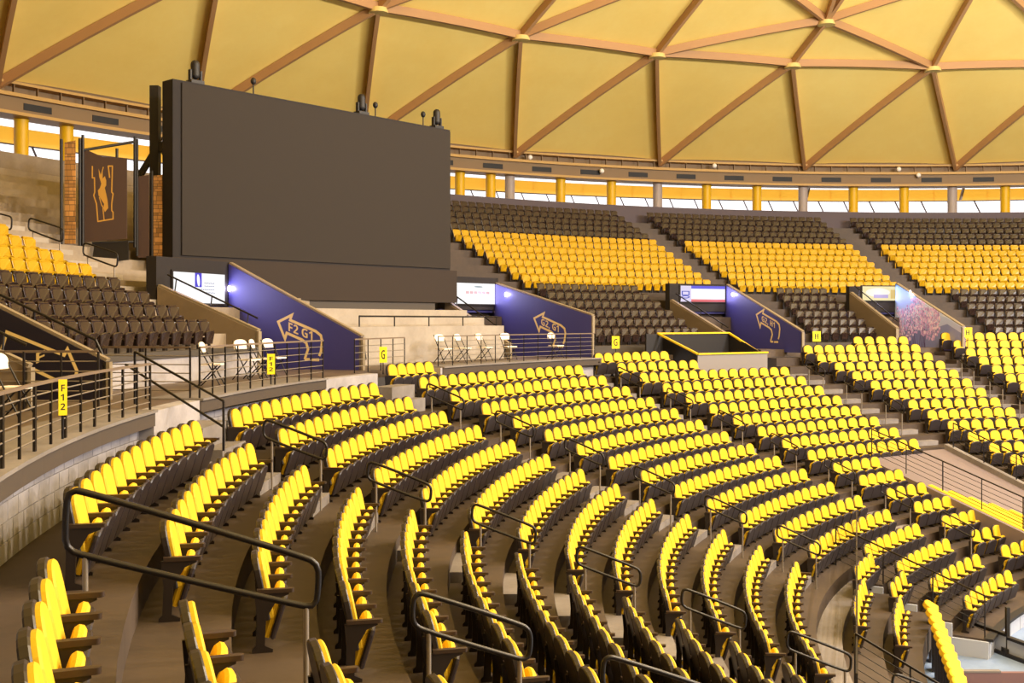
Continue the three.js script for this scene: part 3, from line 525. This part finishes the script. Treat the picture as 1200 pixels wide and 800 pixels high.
// straight guard rail in front of the thirteenth row and rails around the tunnel cover
{
  const A = onLevel(1004, 600, -5.25), B = onLevel(1004, 790, -5.25); A.y -= 1; B.y -= 1;
  railing('straight guard railing along the front cross aisle of the lower bowl', [A, B], 1, 6, 1.1, true);
  const C = onLevel(1002, 742, -5.2), Dd = onLevel(1135, 822, -6.0); C.y -= 1; Dd.y -= 1; railing('sloping guard railing down to the court beside the front rows', [C, Dd], 1, 6, .8, true);
}
const handLoop = (th, r0, r1, top0, top1, gap0, gap1, base0, base1, label, rad = .022) => {
  const h = thing('aisle_handrail', label, 'handrail', label), c = [[r0, top0], [r1, top1], [r1 + .02, top1 - gap1], [r0 + .02, top0 - gap0]].map(([r, y]) => P(r, th, y)), pts = [];
  for (let i = 0; i < 4; i++) { const p = c[(i + 3) % 4], q = c[i], n = c[(i + 1) % 4], f = (o) => q.clone().lerp(o, Math.min(.4, .1 / q.distanceTo(o))); for (let k = 0; k <= 4; k++) { const s = k / 4; pts.push(f(p).multiplyScalar((1 - s) ** 2).addScaledVector(q, 2 * s * (1 - s)).addScaledVector(f(n), s * s)); } }
  mesh('loop', new THREE.TubeGeometry(new THREE.CatmullRomCurve3(pts, true, 'centripetal'), 80, rad, 8, true), mat.steel, h);
  const lo = (r) => { const k = (r0 - r) / (r0 - r1); return top0 - gap0 + (top1 - gap1 - top0 + gap0) * k; };
  mesh('post', bar(P(r0 - .12, th, lo(r0 - .12)), P(r0 - .12, th, base0), rad * .85, 8), mat.steelGrey, h);
  mesh('post', bar(P(r1 + .1, th, lo(r1 + .1)), P(r1 + .1, th, base1), rad * .85, 8), mat.steelGrey, h);
};
const treadAt = (r) => tread(Math.max(1, Math.floor((R1 + .17 - r) / DR) + 1));
handLoop(-106.4, 30.07, 28.25, -1.22, -1.88, .46, .36, treadAt(29.95), treadAt(28.35), 'long looped black handrail in front of the nearest chairs', .026);
for (let n = 0; n < 5; n++) { const r0 = 27.5 - 1.62 * n, r1 = r0 - .98; handLoop(-106.4, r0, r1, treadAt(r0) + 1.12, treadAt(r0) + .74, .28, .27, treadAt(r0 - .12), treadAt(r1 + .1), 'looped black handrail in the aisle below the long handrail'); }
for (const [t, d, name] of [[-89.2, .0, 'below the F portal'], [-70, .48, 'below the F2 G1 portal'], [-48.6, .5, 'below the G2 portal'], [-28.6, .35, 'below the portal with the camera box'], [-13.7, .1, 'below the blossom mural']])
  for (let n = 0; n < 7; n++) { const r0 = 29.45 - 1.62 * n, r1 = r0 - .98, a = t + d * 2 * n, l = lift(a); if ((t === -28.6 && n > 2) || (t === -70 && n > 5)) continue; handLoop(a, r0, r1, treadAt(r0) + 1.1 + l, treadAt(r0) + .72 + l, .28, .27, treadAt(r0 - .12) + l, treadAt(r1 + .1) + l, 'looped black handrail in the aisle ' + name); }
for (const [x0, y0, x1, y1] of [[-20, 246, 14, 254], [34, 255, 74, 268], [98, 284, 138, 297]]) { const a = onRad(x0, y0, -73.6), b = onRad(x1, y1, -73.6); handLoop(-73.6, a.r, b.r, a.h, b.h, .3, .34, a.h - .85, b.h - .85, 'looped dark handrail on the steps beside the banners'); }

// long stair rails crossing in front of the left deck
{
  const r = thing('stair_rail', 'double stair rail descending to the yellow chairs between the platforms', 'handrail');
  const A = onDepth(158, 412, 17), B = onDepth(262, 470, 16.2), C = onDepth(147, 427, 17), Dd = onDepth(262, 500, 16.2);
  mesh('rail', bar(A, B, .02), mat.steel, r); mesh('rail', bar(C, Dd, .02), mat.steel, r); mesh('post', bar(A, onDepth(158, 476, 17), .02), mat.steel, r); mesh('post', bar(B, onDepth(262, 528, 16.2), .02), mat.steel, r);
  const s = thing('stair_rail', 'dark rail along the seats above the F portal wall', 'handrail');
  const q = (x, y) => { const o = onRad(x, y, -87); return P(o.r, -87, o.h); };
  mesh('rail', bar(q(0, 345), q(112, 398), .025), mat.steel, s); mesh('end_bend', bar(q(112, 398), q(123, 422), .025), mat.steel, s); for (const x of [40, 80]) mesh('post', bar(q(x, 345 + x * .473), q(x, 372 + x * .49), .02), mat.steel, s);
  const t = thing('stair_rail', 'dark rail along the edge of the concrete landing under the video board', 'handrail');
  mesh('rail', bar(P(33.35, -64, .12), P(33.35, -51.5, .12), .028), mat.steel, t); for (let k = 0; k < 5; k++) mesh('post', bar(P(33.35, -64 + k * 3.1, .12), P(33.35, -64 + k * 3.1, -.2), .022), mat.steel, t);
  const u = thing('stair_rail', 'dark rail running up beside the F2 G1 arrow wall', 'handrail'), a = onRad(355, 362, -67.3), b = onRad(425, 395, -67.3);
  mesh('rail', bar(P(a.r, -67.3, a.h), P(b.r, -67.3, b.h), .026), mat.steel, u); mesh('end_bend', bar(P(b.r, -67.3, b.h), P(b.r - .1, -67.3, b.h - .6), .026), mat.steel, u); mesh('post', bar(P(a.r, -67.3, a.h), P(a.r, -67.3, a.h - .35), .022), mat.steel, u);
}

// ---------- platform furniture ----------
function foldingChair(R, th, turn, label) {
  const c = thing('white_folding_chair', label, 'chair', 'white folding chairs on the platforms'); c.position.copy(P(R, th, FLOOR)); c.rotation.y = -th * D2R + turn;
  const rd = arch(.42, .2, .1, .02, .008);
  mesh('backrest', rd.clone().rotateX(-.18).translate(0, .68, -.15), mat.chairWhite, c);
  mesh('seat', box(.4, .03, .38, 0, .44, .06), mat.chairWhite, c);
  for (const s of [-.2, .2]) { mesh('front_leg', bar(V(s, .86, -.2), V(s, 0, .26), .014), mat.steel, c); mesh('rear_leg', bar(V(s * .9, .44, .2), V(s * .9, 0, -.22), .014), mat.steel, c); }
  mesh('stretcher', bar(V(-.2, .14, .18), V(.2, .14, .18), .01), mat.steel, c); mesh('stretcher', bar(V(-.18, .12, -.1), V(.18, .12, -.1), .01), mat.steel, c);
}
for (const [x, R, l] of [[246, 32.0, 'white folding chair alone at the railing gap below the brown seats'], [288, 32.4, 'white folding chair furthest from the arrow in the group beside the F2 G1 wall'], [303, 32.4, 'middle white folding chair of the group beside the F2 G1 wall'], [320, 32.4, 'white folding chair behind the tall yellow sign at the F2 G1 wall'],
  [519, 32.4, 'white folding chair of the platform row next to the yellow G sign'], [541, 32.4, 'second white folding chair of the platform row from the yellow G sign'], [566, 32.4, 'third white folding chair of the platform row from the yellow G sign'], [595, 32.4, 'white folding chair at the corner of the pale landing wall'], [650, 32.0, 'white folding chair below the G2 arrow'], [12, 32.2, 'white folding chair behind the F platform railing']]) foldingChair(R, angAt(x, R), .25 * Math.sin(x), l);
// yellow section signs
function sectionSign(x, y, w, h, R, text, label, post) {
  const th = angAt(x, R), p = P(R, th, 0), z = toPix(p).z, k = z / F, g = thing('section_sign', label, 'sign');
  g.position.set(p.x, YC + (YH - y) * k, p.z); g.lookAt(-CX, g.position.y, CZ); g.rotation.y += .12;
  const t = canvasTex(128, Math.round(128 * h / w), (c, cw, ch) => { c.fillStyle = '#f4dd1c'; c.fillRect(0, 0, cw, ch); c.fillStyle = '#2c2313'; const n = text.length; c.textAlign = 'center'; [...text].forEach((s, i) => { c.save(); c.translate(cw / 2, ch * (.1 + .8 * (i + .5) / n)); const sz = ch * .8 / n; c.font = `bold ${sz}px sans-serif`; const m = c.measureText(s).width; c.scale(Math.min(2.2, cw * .62 / m), 1); c.textBaseline = 'middle'; c.fillText(s, 0, 0); c.restore(); }); });
  mesh('plate', box(w * k, h * k, .02), mat.sign, g); mesh('printed_face', new THREE.PlaneGeometry(w * k * .98, h * k * .98).translate(0, 0, .012), new THREE.MeshStandardMaterial({ map: t, roughness: .5 }), g);
  if (post) mesh('post', bar(V(0, -h * k / 2, -.01), V(0, -h * k / 2 - post, -.01), .015), mat.steel, g);
}
sectionSign(73.5, 465.5, 9.5, 42, 30.75, 'F12', 'tall yellow sign with lettering on the F platform railing', .25);
sectionSign(317.5, 426.5, 9, 24, 30.75, 'F12', 'tall yellow sign with lettering beside the white folding chairs', .2);
sectionSign(449, 415.5, 9, 18.5, 31.3, 'G', 'yellow G sign beside the pale landing wall', .3);
sectionSign(721.5, 401, 9, 14.5, 31.6, 'G', 'yellow G sign in front of the dark seats by the camera box', .5);
sectionSign(957, 394, 9, 12, 32, 'H', 'yellow H sign right of the camera box portal', .5);
sectionSign(1134, 389.5, 9.5, 11.5, 30.8, 'H', 'yellow H sign right of the blossom mural', .5);
// black camera box with yellow trim
{
  const g = thing('camera_box', 'black open camera box with yellow edges and a grey front', 'booth'), R0 = 30.35, R1 = 32.2, t0 = -38.0, t1 = -30.9;
  const hF = -1.28, q = (R, t, h) => P(R, t, h);
  mesh('front_panel', sector(R0, R0 + .08, -2.1, hF, t0, t1, 9), mat.greyPanel, g);
  mesh('back_panel', sector(R1, R1 + .08, -2, -.52, t0 - 1.5, t1 - .6, 9), mat.black, g);
  const side = (t, dt) => radialPlate([[R0, -2.1], [R1, -2], [R1, -.52], [R0, hF]], t, .06);
  mesh('side_panel', side(t0), mat.black, g); mesh('side_panel', side(t1 - .6), mat.black, g);
  mesh('floor_panel', sector(R0, R1, -2.12, -2.06, t0, t1), mat.black, g);
  mesh('edge_trim', beam(q(R0, t0, hF + .03), q(R0, t1, hF + .03), .1, .06), mat.trimYellow, g);
  mesh('edge_trim', beam(q(R0, t0, hF + .03), q(R1, t0 - .4, -.5), .1, .06), mat.trimYellow, g);
  mesh('edge_trim', beam(q(R0 + .3, t1 - .4, hF + .05), q(R1, t1 - .6, -.5), .1, .06), mat.trimYellow, g);
  mesh('edge_trim', beam(q(R1, t0 - .4, -.5), q(R1, t1 - .6, -.5), .1, .06), mat.trimYellow, g);
}
// ---------- tunnel cover, front wall and court ----------
{
  const CH = -7.95, c = structure('floor_court', 'blue-grey court level floor');
  mesh('floor', sector(.01, 34, CH - .2, CH, -180, 180, 6), mat.blueFloor, c);
  mesh('cross_aisle', sector(19.7, 20.3, tread(14) - .6, tread(14), -95, -57.9), mat.step, bowl);
  const t = thing('tunnel_cover', 'sloping flat grey tunnel cover cut into the lower bowl', 'tunnel'), slope = (R) => -4.5 - .302 * (23.9 - R);
  const ramp = (R0, R1, a, b, d0, d1) => { const g = sector(R0, R1, 0, 1, a, b), p = g.attributes.position; for (let i = 0; i < p.count; i++) { const R = Math.hypot(p.getX(i), p.getZ(i)), up = p.getY(i) - YC > .5; p.setY(i, YC + slope(R) + (up ? d1 : d0)); } g.computeVertexNormals(); return g; };
  mesh('deck', ramp(14.5, 23.9, -35.6, -26, -.25, 0), mat.ramp, t);
  mesh('cheek_wall', ramp(14.5, 23.9, -36, -35.6, -3.4, .02), mat.ramp, t);
  mesh('cheek_wall', ramp(14.5, 23.9, -26, -25.5, -3.4, .18), mat.step, t);
  mesh('end_wall', sector(23.7, 24.1, -8, tread(9) + .33, -36.2, -25.4), mat.step, t);
  for (let i = 0; i < 5; i++) mesh('yellow_stripe', ramp(15, 21.6 - i * .5, -35.5 + i * .8, -34.95 + i * .8, 0, .03), mat.trimYellow, t);
  const side = (th, label) => railing(label, [P(23.6, th, slope(23.6) + .1), P(14.6, th, slope(14.6) + .1)], .92, 5, 1.3, true);
  side(-35.75, 'railing on the near side of the grey tunnel cover'); side(-25.75, 'railing on the far side of the grey tunnel cover');
  // stepped pale panels along the straight edge of the court
  const w = structure('wall_front', 'stepped pale blue panels with black caps at the court edge'), A = onLevel(1084, 731, CH), B = onLevel(1236, 789, CH);
  for (let a = -57.9; a < -45; a += 2.6) { mesh('panel', sector(16.98, 17.06, CH, tread(17) - .05, a + .05, a + 2.55, 2), mat.bluePanel, w); mesh('cap', sector(16.9, 17.1, tread(17) - .05, tread(17) + .02, a, a + 2.6, 2), mat.black, w); }
  mesh('end_panel', radialPlate([[17, CH], [20.2, CH], [20.2, tread(14) - .05], [19.4, tread(14) - .05], [19.4, tread(15) - .05], [18.6, tread(15) - .05], [18.6, tread(16) - .05], [17.8, tread(16) - .05], [17.8, tread(17) - .05], [17, tread(17) - .05]], -58.1, .06), mat.bluePanel, w);
  [.5, .46, .4].forEach((h, i) => { const a = A.clone().lerp(B, i * .31 + .06), b = A.clone().lerp(B, i * .31 + .36), up = (v, d) => v.clone().setY(YC + CH + d); mesh('panel', beam(up(a, h / 2), up(b, h / 2), .1, h), mat.bluePanel, w); mesh('cap', beam(up(a, h + .03), up(b, h + .03), .14, .07), mat.black, w); mesh('post', beam(up(b, 0), up(b, 1.15), .1, .08, V(1, 0, 0)), mat.black, w); mesh('post_foot', beam(up(b, 0), up(b, .18), .22, .2, V(1, 0, 0)), mat.black, w); });
  mesh('kerb', beam(A.clone().setY(YC + CH + .04), B.clone().setY(YC + CH + .04), .24, .08), mat.black, w);
  railing('stepped railing down the aisle beside the four lowest rows', [P(20.6, -57.6, tread(13)), P(17.1, -57.6, tread(17))], 1, 5, 1.15, true);
  const m = thing('court_barrier', 'low maroon barrier with a pale line on the court floor', 'barrier'), C = onLevel(1108, 800, CH), E2 = onLevel(1260, 800, CH);
  mesh('board', beam(C.clone().setY(YC + CH + .12), E2.clone().setY(YC + CH + .12), .1, .24), mat.maroon, m); mesh('pale_line', beam(C.clone().setY(YC + CH + .26), C.clone().lerp(E2, .42).setY(YC + CH + .26), .12, .04), mat.step, m);
  // telescopic row of yellow seat tops
  for (let i = 0; i < 11; i++) { const x = 1090 + i * 3.4, y = 714 + i * 9.4, p = onLevel(x, y, -6.75), g = thing('bench_seat', 'rounded yellow seat block in the folded stand beside the front rows', 'seat', 'seat blocks of the folded stand'); g.position.copy(p); g.rotation.y = 1.2; mesh('pad', arch(.44, .3, .1, .09, .025).rotateX(-Math.PI / 2 + .5).translate(0, -.05, .12), mat.yellow, g); mesh('foot', box(.3, 1.1, .06, 0, -.65, 0), mat.shell, g); }
}
renderer.render(scene, camera);
console.log('lower', seats.length);
